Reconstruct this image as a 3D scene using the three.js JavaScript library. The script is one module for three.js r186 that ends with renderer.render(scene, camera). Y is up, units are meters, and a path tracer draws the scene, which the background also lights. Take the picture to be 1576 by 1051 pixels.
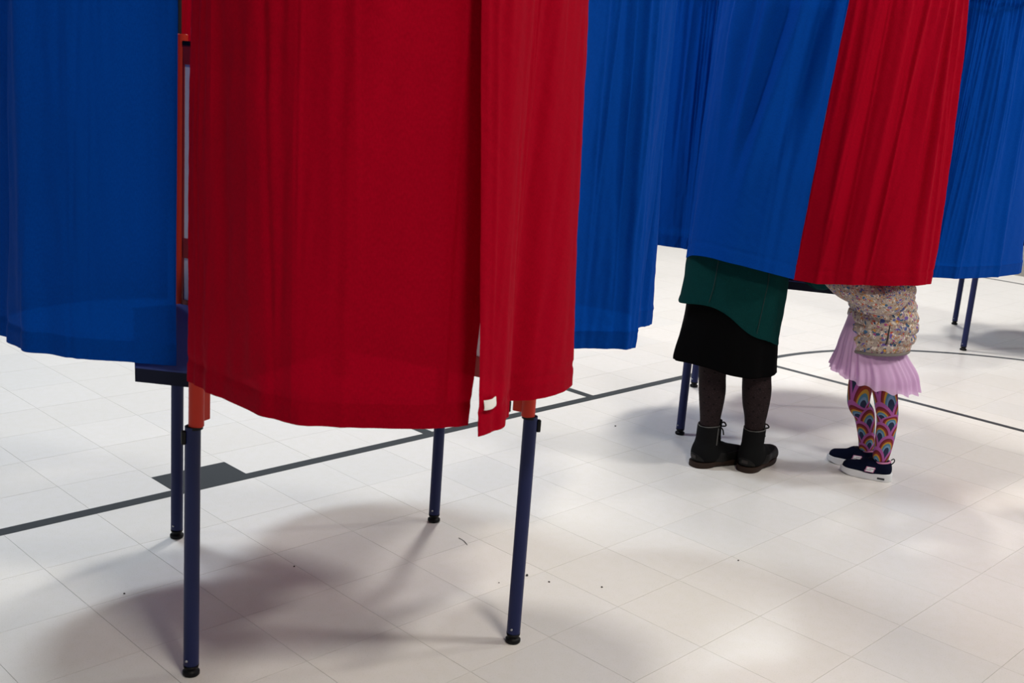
import * as THREE from 'three';
import { mergeGeometries, mergeVertices } from 'three/addons/utils/BufferGeometryUtils.js';
import { RoundedBoxGeometry } from 'three/addons/geometries/RoundedBoxGeometry.js';
import { RectAreaLightUniformsLib } from 'three/addons/lights/RectAreaLightUniformsLib.js';
import { createNoise2D, createNoise3D } from 'simplex-noise';

RectAreaLightUniformsLib.init();
function rng(seed) { let a = seed >>> 0; return () => { a = (a + 0x6D2B79F5) >>> 0; let t = a; t = Math.imul(t ^ (t >>> 15), t | 1); t ^= t + Math.imul(t ^ (t >>> 7), t | 61); return ((t ^ (t >>> 14)) >>> 0) / 4294967296; }; }
const noise2 = createNoise2D(rng(11)), noise3 = createNoise3D(rng(12));
const mix = (a, b, t) => a + (b - a) * t;
const clamp = (x, a = 0, b = 1) => Math.min(b, Math.max(a, x));
const smooth = (a, b, x) => { const t = clamp((x - a) / (b - a)); return t * t * (3 - 2 * t); };

// ---------------------------------------------------------------- camera, exposure, lamps
const scene = new THREE.Scene();
scene.background = new THREE.Color(0x000000);
const camera = new THREE.PerspectiveCamera(34.355, 1576 / 1051, 0.05, 60);
camera.position.set(0, 1.5184, 0);
camera.rotation.order = 'YXZ';
camera.rotation.set(-0.231009, 0, 0.075088);
camera.focus = 4.3; camera.userData.focus = 4.3; camera.userData.fStop = 8;
scene.add(camera);
const renderer = new THREE.WebGLRenderer({ antialias: true });
renderer.toneMapping = THREE.LinearToneMapping;
renderer.toneMappingExposure = 0.98;
renderer.shadowMap.enabled = true;

// The gym stands at 46 degrees to the camera: room coordinates are metres along the tile rows.
const TILE = 0.3048, ROOM_TURN = 0.80494, CX = -1.257135, CZ = 2.769410;
const room = { x0: -4.0, x1: 10.12, z0: -7.6, z1: 10.0, h: 5.6 };
const cR = Math.cos(ROOM_TURN), sR = Math.sin(ROOM_TURN);
const toWorld = (x, y, z) => [cR * (x - CX) + sR * (z - CZ), y, -sR * (x - CX) + cR * (z - CZ)];
const roomPos = toWorld(0, 0, 0);
function inRoom(o) { o.position.set(roomPos[0], 0, roomPos[2]); o.rotation.y = ROOM_TURN; return o; }

// lamps: [room x, room z, colour, luminance]
const WARM = [1.0, 0.92, 0.80], NEUTRAL = [1.0, 0.965, 0.915], COOL = [0.80, 0.90, 1.0];
const LAMPS = [
  [-0.4, 3.9, WARM, 0.8], [0.35, -2.4, COOL, 0.86], [4.5, -2.2, NEUTRAL, 1.2], [4.3, 3.9, NEUTRAL, 0.85],
  [8.6, -2.2, NEUTRAL, 1.0], [8.6, 3.9, NEUTRAL, 1.0],
];
const LAMP_W = 0.4, LAMP_L = 1.0, LAMP_POWER = 150, LAMP_Y = 5.3;

// ---------------------------------------------------------------- naming helpers
const taken = {};
function numbered(n) { if (taken[n] === undefined) { taken[n] = 0; return n; } taken[n]++; return n + '_' + String(taken[n]).padStart(3, '0'); }
function shade(o) { o.traverse(c => { if (c.isMesh) { c.castShadow = true; c.receiveShadow = true; } }); return o; }
function thing(name, label, category, pos = [0, 0, 0], group) {
  const o = new THREE.Group(); o.name = numbered(name); o.position.set(...pos); scene.add(o);
  o.userData = { label, category }; if (group) o.userData.group = group; return o;
}
function part(name, geo, mat, parent, label) {
  const m = new THREE.Mesh(geo, mat); m.name = name; m.castShadow = m.receiveShadow = true; parent.add(m);
  if (label) m.userData.label = label; return m;
}
function topMesh(name, geo, mat, label, category, group) {
  const m = new THREE.Mesh(geo, mat); m.name = numbered(name); m.castShadow = m.receiveShadow = true; scene.add(m);
  m.userData = { label, category }; if (group) m.userData.group = group; return m;
}
function structure(name, geo, mat) { const m = new THREE.Mesh(geo, mat); m.name = name; m.castShadow = m.receiveShadow = true; m.userData.kind = 'structure'; scene.add(m); return m; }

// ---------------------------------------------------------------- shape helpers
function box(w, h, d, x = 0, y = 0, z = 0) { const g = new THREE.BoxGeometry(w, h, d); g.translate(x, y, z); return g; }
function rbox(w, h, d, r, x = 0, y = 0, z = 0, seg = 2) { const g = new RoundedBoxGeometry(w, h, d, seg, r); g.translate(x, y, z); return g; }
function cyl(r0, r1, h, x = 0, y = 0, z = 0, seg = 24) { const g = new THREE.CylinderGeometry(r1, r0, h, seg); g.translate(x, y + h / 2, z); return g; }
function lathe(pts, seg = 28) { return new THREE.LatheGeometry(pts.map(p => new THREE.Vector2(p[0], p[1])), seg); }
function catmull(pts, s) {             // pts: arrays of any dimension, s in 0..1
  const n = pts.length - 1, f = clamp(s) * n, i = Math.min(n - 1, Math.floor(f)), t = f - i;
  const a = pts[Math.max(0, i - 1)], b = pts[i], c = pts[i + 1], d = pts[Math.min(n, i + 2)];
  return b.map((_, k) => 0.5 * (2 * b[k] + (c[k] - a[k]) * t + (2 * a[k] - 5 * b[k] + 4 * c[k] - d[k]) * t * t + (3 * b[k] - a[k] - 3 * c[k] + d[k]) * t * t * t));
}
function gridGeo(nu, nv, fn, closeU = false) {   // fn(u, v) -> [x, y, z, tu, tv]
  const pos = [], uv = [], idx = [];
  for (let j = 0; j <= nv; j++) for (let i = 0; i <= nu; i++) { const p = fn(i / nu, j / nv); pos.push(p[0], p[1], p[2]); uv.push(p[3] ?? i / nu, p[4] ?? j / nv); }
  for (let j = 0; j < nv; j++) for (let i = 0; i < nu; i++) { const a = j * (nu + 1) + i, b = a + 1, c = a + nu + 1, d = c + 1; idx.push(a, b, d, a, d, c); }
  const g = new THREE.BufferGeometry();
  g.setAttribute('position', new THREE.Float32BufferAttribute(pos, 3)); g.setAttribute('uv', new THREE.Float32BufferAttribute(uv, 2)); g.setIndex(idx);
  g.computeVertexNormals();
  if (closeU) { const n = g.attributes.normal; for (let j = 0; j <= nv; j++) { const a = j * (nu + 1), b = a + nu; const v = new THREE.Vector3(n.getX(a) + n.getX(b), n.getY(a) + n.getY(b), n.getZ(a) + n.getZ(b)).normalize(); n.setXYZ(a, v.x, v.y, v.z); n.setXYZ(b, v.x, v.y, v.z); } }
  return g;
}
function sweep(path, seg = 20, steps = 40, bump) {   // path: [x, y, z, ra, rb]; tube with changing radius, ends rounded shut
  const P = s => catmull(path, s);
  let len = 0; const c0 = P(0), up0 = new THREE.Vector3(0.13, 0.2, 1).normalize();
  return gridGeo(seg, steps, (u, v) => {
    const s = clamp(v), p = P(s), q = P(Math.min(1, s + 0.01)), o = P(Math.max(0, s - 0.01));
    const T = new THREE.Vector3(q[0] - o[0], q[1] - o[1], q[2] - o[2]).normalize();
    const A = new THREE.Vector3().crossVectors(up0, T).normalize(), B = new THREE.Vector3().crossVectors(T, A);
    const th = u * Math.PI * 2, end = Math.sqrt(clamp(1 - Math.pow(Math.abs(2 * v - 1), 22)));
    let k = (v === 0 || v === 1) ? 0.001 : Math.max(end, 0.25); if (bump) k *= 1 + bump(th, v);
    const ca = Math.cos(th) * p[3] * k, cb = Math.sin(th) * (p[4] ?? p[3]) * k;
    return [p[0] + A.x * ca + B.x * cb, p[1] + A.y * ca + B.y * cb, p[2] + A.z * ca + B.z * cb, u, v];
  }, true);
}
function tube(pts, r, seg = 8, steps = 32) { return new THREE.TubeGeometry(new THREE.CatmullRomCurve3(pts.map(p => new THREE.Vector3(...p))), steps, r, seg); }
// surface nets over a distance field
function sdfGeo(f, lo, hi, cell) {
  const n = [0, 1, 2].map(k => Math.ceil((hi[k] - lo[k]) / cell) + 1), [nx, ny, nz] = n;
  const F = new Float32Array(nx * ny * nz), id = (i, j, k) => i + nx * (j + ny * k);
  for (let k = 0; k < nz; k++) for (let j = 0; j < ny; j++) for (let i = 0; i < nx; i++) F[id(i, j, k)] = f(lo[0] + i * cell, lo[1] + j * cell, lo[2] + k * cell);
  const vert = new Int32Array(nx * ny * nz).fill(-1), pos = [], idx = [];
  const E = [[0, 1], [2, 3], [4, 5], [6, 7], [0, 2], [1, 3], [4, 6], [5, 7], [0, 4], [1, 5], [2, 6], [3, 7]];
  for (let k = 0; k < nz - 1; k++) for (let j = 0; j < ny - 1; j++) for (let i = 0; i < nx - 1; i++) {
    const v = []; for (let c = 0; c < 8; c++) v.push(F[id(i + (c & 1), j + ((c >> 1) & 1), k + (c >> 2))]);
    let sx = 0, sy = 0, sz = 0, m = 0;
    for (const [a, b] of E) if ((v[a] < 0) !== (v[b] < 0)) { const t = v[a] / (v[a] - v[b]); sx += mix(a & 1, b & 1, t); sy += mix((a >> 1) & 1, (b >> 1) & 1, t); sz += mix(a >> 2, b >> 2, t); m++; }
    if (m) { vert[id(i, j, k)] = pos.length / 3; pos.push(lo[0] + (i + sx / m) * cell, lo[1] + (j + sy / m) * cell, lo[2] + (k + sz / m) * cell); }
  }
  const quad = (a, b, c, d, flip) => { if (a < 0 || b < 0 || c < 0 || d < 0) return; flip ? idx.push(a, c, b, a, d, c) : idx.push(a, b, c, a, c, d); };
  for (let k = 1; k < nz - 1; k++) for (let j = 1; j < ny - 1; j++) for (let i = 1; i < nx - 1; i++) {
    const s = F[id(i, j, k)] < 0;
    if (s !== (F[id(i + 1, j, k)] < 0)) quad(vert[id(i, j - 1, k - 1)], vert[id(i, j, k - 1)], vert[id(i, j, k)], vert[id(i, j - 1, k)], !s);
    if (s !== (F[id(i, j + 1, k)] < 0)) quad(vert[id(i - 1, j, k - 1)], vert[id(i - 1, j, k)], vert[id(i, j, k)], vert[id(i, j, k - 1)], !s);
    if (s !== (F[id(i, j, k + 1)] < 0)) quad(vert[id(i - 1, j - 1, k)], vert[id(i, j - 1, k)], vert[id(i, j, k)], vert[id(i - 1, j, k)], !s);
  }
  const g = new THREE.BufferGeometry(); g.setAttribute('position', new THREE.Float32BufferAttribute(pos, 3));
  const uv = []; for (let i = 0; i < pos.length; i += 3) uv.push(pos[i] + pos[i + 2] * 0.7, pos[i + 1]);
  g.setAttribute('uv', new THREE.Float32BufferAttribute(uv, 2)); g.setIndex(idx); g.computeVertexNormals(); return g;
}
function cone(x, y, z, a, b) {          // tapered capsule a, b = [x, y, z, r]
  const dx = b[0] - a[0], dy = b[1] - a[1], dz = b[2] - a[2], L = dx * dx + dy * dy + dz * dz;
  const t = clamp(((x - a[0]) * dx + (y - a[1]) * dy + (z - a[2]) * dz) / L);
  return Math.hypot(x - a[0] - dx * t, y - a[1] - dy * t, z - a[2] - dz * t) - mix(a[3], b[3], t);
}
const smin = (a, b, k) => { const h = Math.max(k - Math.abs(a - b), 0) / k; return Math.min(a, b) - h * h * k / 4; };
const ell = (x, y, z, c, r) => { const q = Math.hypot((x - c[0]) / r[0], (y - c[1]) / r[1], (z - c[2]) / r[2]); return (q - 1) * Math.min(...r); };

// ---------------------------------------------------------------- textures
function dataTex(w, h, fn, srgb, rx = 1, ry = 1) {
  const d = new Uint8Array(w * h * 4);
  for (let y = 0; y < h; y++) for (let x = 0; x < w; x++) { const c = fn(x / w, y / h, x, y), o = (y * w + x) * 4; d[o] = clamp(c[0]) * 255; d[o + 1] = clamp(c[1]) * 255; d[o + 2] = clamp(c[2]) * 255; d[o + 3] = 255; }
  const t = new THREE.DataTexture(d, w, h); t.wrapS = t.wrapT = THREE.RepeatWrapping; t.magFilter = THREE.LinearFilter; t.minFilter = THREE.LinearMipmapLinearFilter; t.generateMipmaps = true;
  if (srgb) t.colorSpace = THREE.SRGBColorSpace; t.repeat.set(rx, ry); t.needsUpdate = true; return t;
}
// periodic noise on a torus keeps repeats seamless
const tor = (u, v, f, o = 0) => { const a = u * 2 * Math.PI, b = v * 2 * Math.PI, r = f / (2 * Math.PI); return 0.5 * (noise3(Math.cos(a) * r + o, Math.sin(a) * r, Math.cos(b) * r + 7.3) + noise3(Math.sin(b) * r + 3.1 + o, Math.cos(a) * r + 9.7, Math.sin(a) * r)); };

function canvasTex(w, h, draw) {
  const c = document.createElement('canvas'); c.width = w; c.height = h; const x = c.getContext('2d'); draw(x, w, h);
  const t = new THREE.CanvasTexture(c); t.colorSpace = THREE.SRGBColorSpace; t.wrapS = t.wrapT = THREE.RepeatWrapping; return t;
}

// ---------------------------------------------------------------- materials
const std = (o) => new THREE.MeshStandardMaterial(o), phy = (o) => new THREE.MeshPhysicalMaterial(o);
const lin = (r, g, b) => new THREE.Color().setRGB(r, g, b);

const tileMats = [];
{
  const r = rng(5);
  for (let k = 0; k < 4; k++) {
    const base = [[0.912, 0.900, 0.882], [0.902, 0.892, 0.876], [0.918, 0.905, 0.886], [0.906, 0.893, 0.872]][k];
    const tex = dataTex(256, 256, (u, v) => {
      const streak = noise2(u * 60 + k * 9, v * 120 + k * 3), blot = noise2(u * 5 + k * 17, v * 5);
      let s = 1 + 0.008 * streak + 0.004 * blot + (r() - 0.5) * 0.022;
      const grey = r() < 0.012 ? 0.9 : 1;
      return base.map((c, i) => c * s * grey + (i === 2 ? 0.004 * blot : 0));
    }, true);
    tileMats.push(phy({ map: tex, roughness: 0.27, specularIntensity: 0.9 }));
  }
}
const M = {
  slab: std({ color: 0x6d675f, roughness: 0.9 }),
  line: std({ color: 0x33373a, roughness: 0.32 }),
  wall: std({ color: 0x8b929b, roughness: 0.85 }),
  ceiling: std({ color: 0x7d7c79, roughness: 0.9 }),
  base: std({ color: 0x8d8b86, roughness: 0.6 }),
  lampBody: std({ color: 0xd8d8d8, roughness: 0.5 }),
  navy: phy({ color: 0x1c2450, roughness: 0.45, specularIntensity: 0.45 }),
  navyTop: phy({ color: 0x2c3a78, roughness: 0.5, specularIntensity: 0.5 }),
  navyEdge: phy({ color: 0x10142a, roughness: 0.6, specularIntensity: 0.3 }),
  black: phy({ color: 0x0a0b0d, roughness: 0.5, specularIntensity: 0.4 }),
  redPost: phy({ color: 0xc03220, roughness: 0.42, specularIntensity: 0.4 }),
  redFrame: std({ color: 0x8a1714, roughness: 0.5 }),
  panel: std({ color: 0xc9c9d2, roughness: 0.75 }),
  rod: std({ color: 0x17181c, roughness: 0.5, metalness: 0.3 }),
  steel: std({ color: 0xaeb0b5, roughness: 0.35, metalness: 0.9 }),
  tag: std({ color: 0xf0efea, roughness: 0.8 }),
};
// woven satin-like cloth: a fine twill on the bump, flecks on the colour
const weaveBump = dataTex(256, 256, (u, v, x, y) => { const t = 0.5 + 0.22 * Math.sin((x * 2 + y) * Math.PI / 4) * Math.cos(y * Math.PI / 2) + 0.18 * noise2(x * 0.6, y * 0.14); return [t, t, t]; }, false);
const weaveCol = dataTex(256, 256, (u, v, x, y) => { const t = 0.93 + 0.05 * noise2(x * 0.5, y * 0.09) + 0.03 * noise2(x * 0.09 + 50, y * 0.5); return [t, t, t]; }, true);
function cloth(hex, trans = 0.3, sheenHex) {
  return phy({ color: hex, map: weaveCol, bumpMap: weaveBump, bumpScale: 0.0004, roughness: 0.7, transmission: trans, thickness: 0, sheen: 0.05, sheenRoughness: 0.35, sheenColor: new THREE.Color(sheenHex), specularIntensity: 0.06, side: THREE.DoubleSide });
}
M.blue = cloth(0x004aae, 0.22, 0x2f7fe0);
M.red = cloth(0xb40022, 0.18, 0xe0405a);

// ---------------------------------------------------------------- the room
const floor = inRoom(structure('floor', box(room.x1 - room.x0, 0.2, room.z1 - room.z0, (room.x0 + room.x1) / 2, -0.1035, (room.z0 + room.z1) / 2), M.slab));
{
  const gap = 0.0011, a = TILE - gap, tg = box(a, 0.0035, a, 0, -0.00175, 0);
  scene.updateMatrixWorld(true); camera.updateMatrixWorld(true); camera.updateProjectionMatrix();
  const inv = new THREE.Matrix4().copy(camera.matrixWorld).invert(), cells = [];
  for (let i = Math.floor(room.x0 / TILE); i * TILE < room.x1; i++) for (let j = Math.floor(room.z0 / TILE); j * TILE < room.z1; j++) {
    const x = (i + 0.5) * TILE, z = (j + 0.5) * TILE, x0 = Math.max(i * TILE, room.x0), x1 = Math.min((i + 1) * TILE, room.x1), z0 = Math.max(j * TILE, room.z0), z1 = Math.min((j + 1) * TILE, room.z1);
    const full = x1 - x0 > TILE - 1e-6 && z1 - z0 > TILE - 1e-6;
    const p = new THREE.Vector3(...toWorld(x, 0, z)).applyMatrix4(inv), q = -p.z;
    const sx = q > 0.3 ? 788 + 1700 * p.x / q : -9999, sy = q > 0.3 ? 525.5 - 1700 * p.y / q : -9999;
    cells.push({ i, j, x, z, x0, x1, z0, z1, d: q, seen: full && sx > -60 && sx < 1636 && sy > 350 && sy < 1120 });
  }
  const near = cells.filter(c => c.seen).sort((a, b) => a.d - b.d).slice(0, 300), set = new Set(near);
  const r = rng(77);
  near.forEach((c, k) => { const t = part(k ? 'tile_' + String(k).padStart(3, '0') : 'tile', tg, tileMats[Math.floor(r() * 4)], floor); t.position.set(c.x, (r() - 0.5) * 0.0002, c.z); t.rotation.y = Math.floor(r() * 4) * Math.PI / 2; });
  const rest = cells.filter(c => !set.has(c)).map(c => box(c.x1 - c.x0 - gap, 0.0035, c.z1 - c.z0 - gap, (c.x0 + c.x1) / 2, -0.00175, (c.z0 + c.z1) / 2));
  const f = part('tile_field', mergeGeometries(rest), tileMats[0], floor); f.userData.kind = 'stuff';
  // painted court markings, in tiles
  const mark = (x0, x1, z0, z1) => box((x1 - x0) * TILE, 0.0006, (z1 - z0) * TILE, (x0 + x1) / 2 * TILE, 0.0003, (z0 + z1) / 2 * TILE);
  part('lane_line', mark(-5, 14.45, -2.17, -2.0), M.line, floor, 'dark painted line along the key');
  part('lane_line', mark(-5, 14.45, 10.0, 10.17), M.line, floor);
  part('lane_block', mark(2.0, 3.0, -2.68, -2.168), M.line, floor, 'dark painted rectangle on the line');
  part('lane_hash', mark(5.9, 6.07, -2.72, -2.168), M.line, floor);
  part('lane_hash', mark(9.45, 9.62, -2.75, -2.168), M.line, floor, 'short dark tick on the line');
  part('free_throw_line', mark(14.33, 14.47, -2.0, 10.0), M.line, floor);
  part('court_line', mark(31.28, 31.45, -22, 30), M.line, floor);
  const arc = gridGeo(64, 1, (u, v) => { const t = (u - 0.5) * Math.PI, rr = (6.02 + 0.14 * v) * TILE; return [14.75 * TILE + Math.cos(t) * rr, 0.0006, 4.05 * TILE + Math.sin(t) * rr]; });
  part('free_throw_arc', arc, M.line, floor);
}
{
  const { x0, x1, z0, z1, h } = room, t = 0.2, wx = x1 - x0 + 2 * t;
  inRoom(structure('ceiling', box(wx, 0.2, z1 - z0 + 2 * t, (x0 + x1) / 2, h + 0.1, (z0 + z1) / 2), M.ceiling));
  inRoom(structure('wall_left', box(wx, h + 0.2, t, (x0 + x1) / 2, h / 2 - 0.1, z0 - t / 2), M.wall));
  inRoom(structure('wall_right', box(wx, h + 0.2, t, (x0 + x1) / 2, h / 2 - 0.1, z1 + t / 2), M.wall));
  inRoom(structure('wall_back', box(t, h + 0.2, z1 - z0, x1 + t / 2, h / 2 - 0.1, (z0 + z1) / 2), M.wall));
  inRoom(structure('wall_front', box(t, h + 0.2, z1 - z0, x0 - t / 2, h / 2 - 0.1, (z0 + z1) / 2), M.wall));
  inRoom(structure('baseboard_back', box(0.015, 0.1, z1 - z0, x1 - 0.0075, 0.05, (z0 + z1) / 2), M.base));
  inRoom(structure('baseboard_left', box(x1 - x0, 0.1, 0.015, (x0 + x1) / 2, 0.05, z0 + 0.0075), M.base));
}
// ceiling lamps
LAMPS.forEach(([x, z, col, k], n) => {
  const p = toWorld(x, LAMP_Y, z);
  const o = thing('ceiling_lamp', 'rectangular ceiling lamp hanging above the gym floor, out of the picture', 'lamp', p, 'gym ceiling lamps');
  o.rotation.y = ROOM_TURN;
  part('housing', rbox(LAMP_L + 0.06, 0.08, LAMP_W + 0.06, 0.015, 0, 0.045, 0), M.lampBody, o);
  for (const s of [-1, 1]) part('hanger', cyl(0.006, 0.006, room.h - LAMP_Y - 0.085, s * 0.45, 0.085, 0, 8), M.lampBody, o);
  const c = lin(...col);
  part('diffuser', box(LAMP_L, 0.006, LAMP_W, 0, 0.003, 0), std({ color: 0xffffff, roughness: 0.6, emissive: c, emissiveIntensity: 4 }), o);
  const L = new THREE.RectAreaLight(c, LAMP_POWER * k, LAMP_L, LAMP_W); L.name = 'lamp_light'; L.position.set(0, -0.01, 0); L.rotation.x = -Math.PI / 2; o.add(L);
});

// ---------------------------------------------------------------- voting booths
// Booth frame: origin at the near left leg, u along the near edge, n towards the camera.
function frame(origin, u, n) { return (a, b, y = 0) => [origin[0] + u[0] * a + n[0] * b, y, origin[1] + u[1] * a + n[1] * b]; }
const legGeo = (top) => lathe([[0, 0.028], [0.0185, 0.028], [0.019, 0.031], [0.019, top], [0, top]], 28);
const footGeo = lathe([[0, 0], [0.019, 0], [0.0215, 0.003], [0.0215, 0.010], [0.018, 0.0135], [0.0145, 0.015], [0.0145, 0.02], [0.0185, 0.0215], [0.0195, 0.028], [0, 0.029]], 28);
function buildBooth(label, origin, u, n, W, group, extras, tables = [0, 1, 2, 3]) {
  const F = frame(origin, u, n), c = F(W / 2, -W / 2);
  const o = thing('voting_booth', label, 'voting booth', c, group);
  const turn = Math.atan2(-u[1], u[0]); o.rotation.y = turn;         // local x = u, local z = n
  const H = W / 2, corners = [[-H, H, 'FL'], [H, H, 'FR'], [H, -H, 'BR'], [-H, -H, 'BL']];
  const postTop = 1.58, postBase = 0.66;
  for (const [x, z] of corners) {
    const leg = part('leg', legGeo(0.659).clone().translate(x, 0, z), M.navy, o);
    part('foot', footGeo.clone().translate(x, 0, z), M.black, leg, 'black rubber foot');
    const side = x < 0 ? -1 : 1;
    part('release_clip', rbox(0.011, 0.034, 0.014, 0.003, x + side * 0.0215, 0.633, z + 0.006), M.black, leg, 'black plastic clip');
    part('pin', new THREE.SphereGeometry(0.0035, 10, 8).translate(x - 0.012, 0.045, z + 0.0155), M.steel, leg, 'small steel pin');
    part('collar', cyl(0.02, 0.02, 0.007, x - side * 0.004, 0.653, z), M.black, leg);
    // red extruded post with a fin running in towards the middle
    const post = new THREE.Shape(); post.absarc(0, 0, 0.0175, 0, Math.PI * 2);
    const pg = new THREE.ExtrudeGeometry(post, { depth: postTop - postBase, bevelEnabled: true, bevelSize: 0.001, bevelThickness: 0.001, bevelSegments: 1, curveSegments: 24 }); pg.rotateX(-Math.PI / 2); pg.translate(x - side * 0.008, postBase, z);
    const pm = part('post', pg, M.redPost, o, 'red metal corner post');
    const ang = Math.atan2(-(-z), -x);
    const fin = rbox(0.034, 0.1, 0.02, 0.003); fin.translate(0.034, postBase + 0.056, 0); fin.rotateY(Math.atan2(z, -x)); fin.translate(x, 0, z);
    part('fin', fin, M.redPost, pm);
    part('rod_upright', cyl(0.008, 0.008, 0.43, x, postTop, z, 12), M.rod, o);
    // privacy panel from this post to the middle
    const D = Math.hypot(x, z), px = (g) => { g.rotateY(Math.atan2(z, -x)); g.translate(x, 0, z); return g; };
    const L0 = 0.022, L1 = D - 0.025, mid = (L0 + L1) / 2, LL = L1 - L0;
    const fr = mergeGeometries([box(LL, 0.055, 0.014, mid, 1.523, 0), box(LL, 0.06, 0.014, mid, 0.953, 0), box(LL, 0.055, 0.014, mid, 0.765, 0), box(0.005, 0.75, 0.014, L0 + 0.0025, 1.14, 0), box(0.012, 0.75, 0.014, L1 - 0.006, 1.14, 0)]);
    const pf = part('panel_frame', px(fr), M.redFrame, o, 'dark red panel frame');
    part('top_cap', px(box(LL, 0.012, 0.018, mid, 1.556, 0)), M.black, pf);
    part('panel_sheet', px(box(LL - 0.01, 0.52, 0.006, mid, 1.24, 0)), M.panel, pf, 'pale grey privacy panel');
    part('panel_sheet', px(box(LL - 0.01, 0.14, 0.006, mid, 0.858, 0)), M.panel, pf);
  }
  // middle post
  part('middle_post', cyl(0.026, 0.026, postTop - 0.665, 0, 0.665, 0), M.redPost, o, 'red metal middle post');
  // four tabletops and four bowed curtain rods
  for (let k = 0; k < 4; k++) {
    const s = new THREE.Shape(), a = H;      // station facing local +z before turning
    s.moveTo(-a + 0.035, a - 0.005); s.lineTo(-a + 0.1, a + 0.13); s.lineTo(a - 0.1, a + 0.13); s.lineTo(a - 0.035, a - 0.005); s.lineTo(0.03, 0.045); s.lineTo(-0.03, 0.045); s.closePath();
    const g = new THREE.ExtrudeGeometry(s, { depth: 0.004, bevelEnabled: false }); g.rotateX(Math.PI / 2); g.scale(1, 1, 1); g.translate(0, 0.782, 0); g.rotateY(k * Math.PI / 2);
    
    const e = new THREE.ExtrudeGeometry(s, { depth: 0.034, bevelEnabled: false }); e.rotateX(Math.PI / 2); e.translate(0, 0.778, 0); e.rotateY(k * Math.PI / 2);
    if (tables.includes(k)) part('edge_band', e, M.navyEdge, part('tabletop', g, M.navyTop, o, 'navy blue writing shelf'), 'dark shelf edge');
    const pts = []; for (let i = 0; i <= 24; i++) { const th = Math.PI * i / 24; pts.push([-Math.cos(th) * H, 2.0, H + Math.sin(th) * H * 0.95]); }
    const rg = tube(pts, 0.007, 8, 48); rg.rotateY(k * Math.PI / 2); part('curtain_rod', rg, M.rod, o);
  }
  if (extras) extras(o, H);
  return F;
}
const U1 = [0.9415, -0.337], N1 = [0.337, 0.9415], O1 = [-0.748, -2.519];
const F1 = buildBooth('near voting booth with navy legs and red posts under the large red curtain', O1, U1, N1, 0.863, 'voting booths', (o, H) => {
  part('latch_arm', rbox(0.08, 0.012, 0.012, 0.002, 0.38, 0.726, H + 0.03), M.black, o);
  part('latch', rbox(0.012, 0.03, 0.03, 0.003, 0.347, 0.705, H + 0.045), M.black, o, 'black latch beside the right post');
}, [1, 3]);
const U2 = [0.97696, 0.2134], N2 = [-0.2134, 0.97696], O2 = [0.800, -4.855];
const F2 = buildBooth('middle voting booth with navy legs where a woman and a child stand', O2, U2, N2, 0.885, 'voting booths', (o, H) => {
  part('table_knob', new THREE.SphereGeometry(0.016, 16, 12).translate(0.05, 0.742, H + 0.02), std({ color: 0x2a1d18, roughness: 0.5 }), o, 'dark round knob under the shelf');
}, [0]);
const U3 = [0.955, 0.296], N3 = [-0.296, 0.955], O3 = [2.993, -7.184];
const F3 = buildBooth('farthest voting booth, only its navy legs showing below the right blue curtain', O3, U3, N3, 0.95, 'voting booths');

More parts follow.
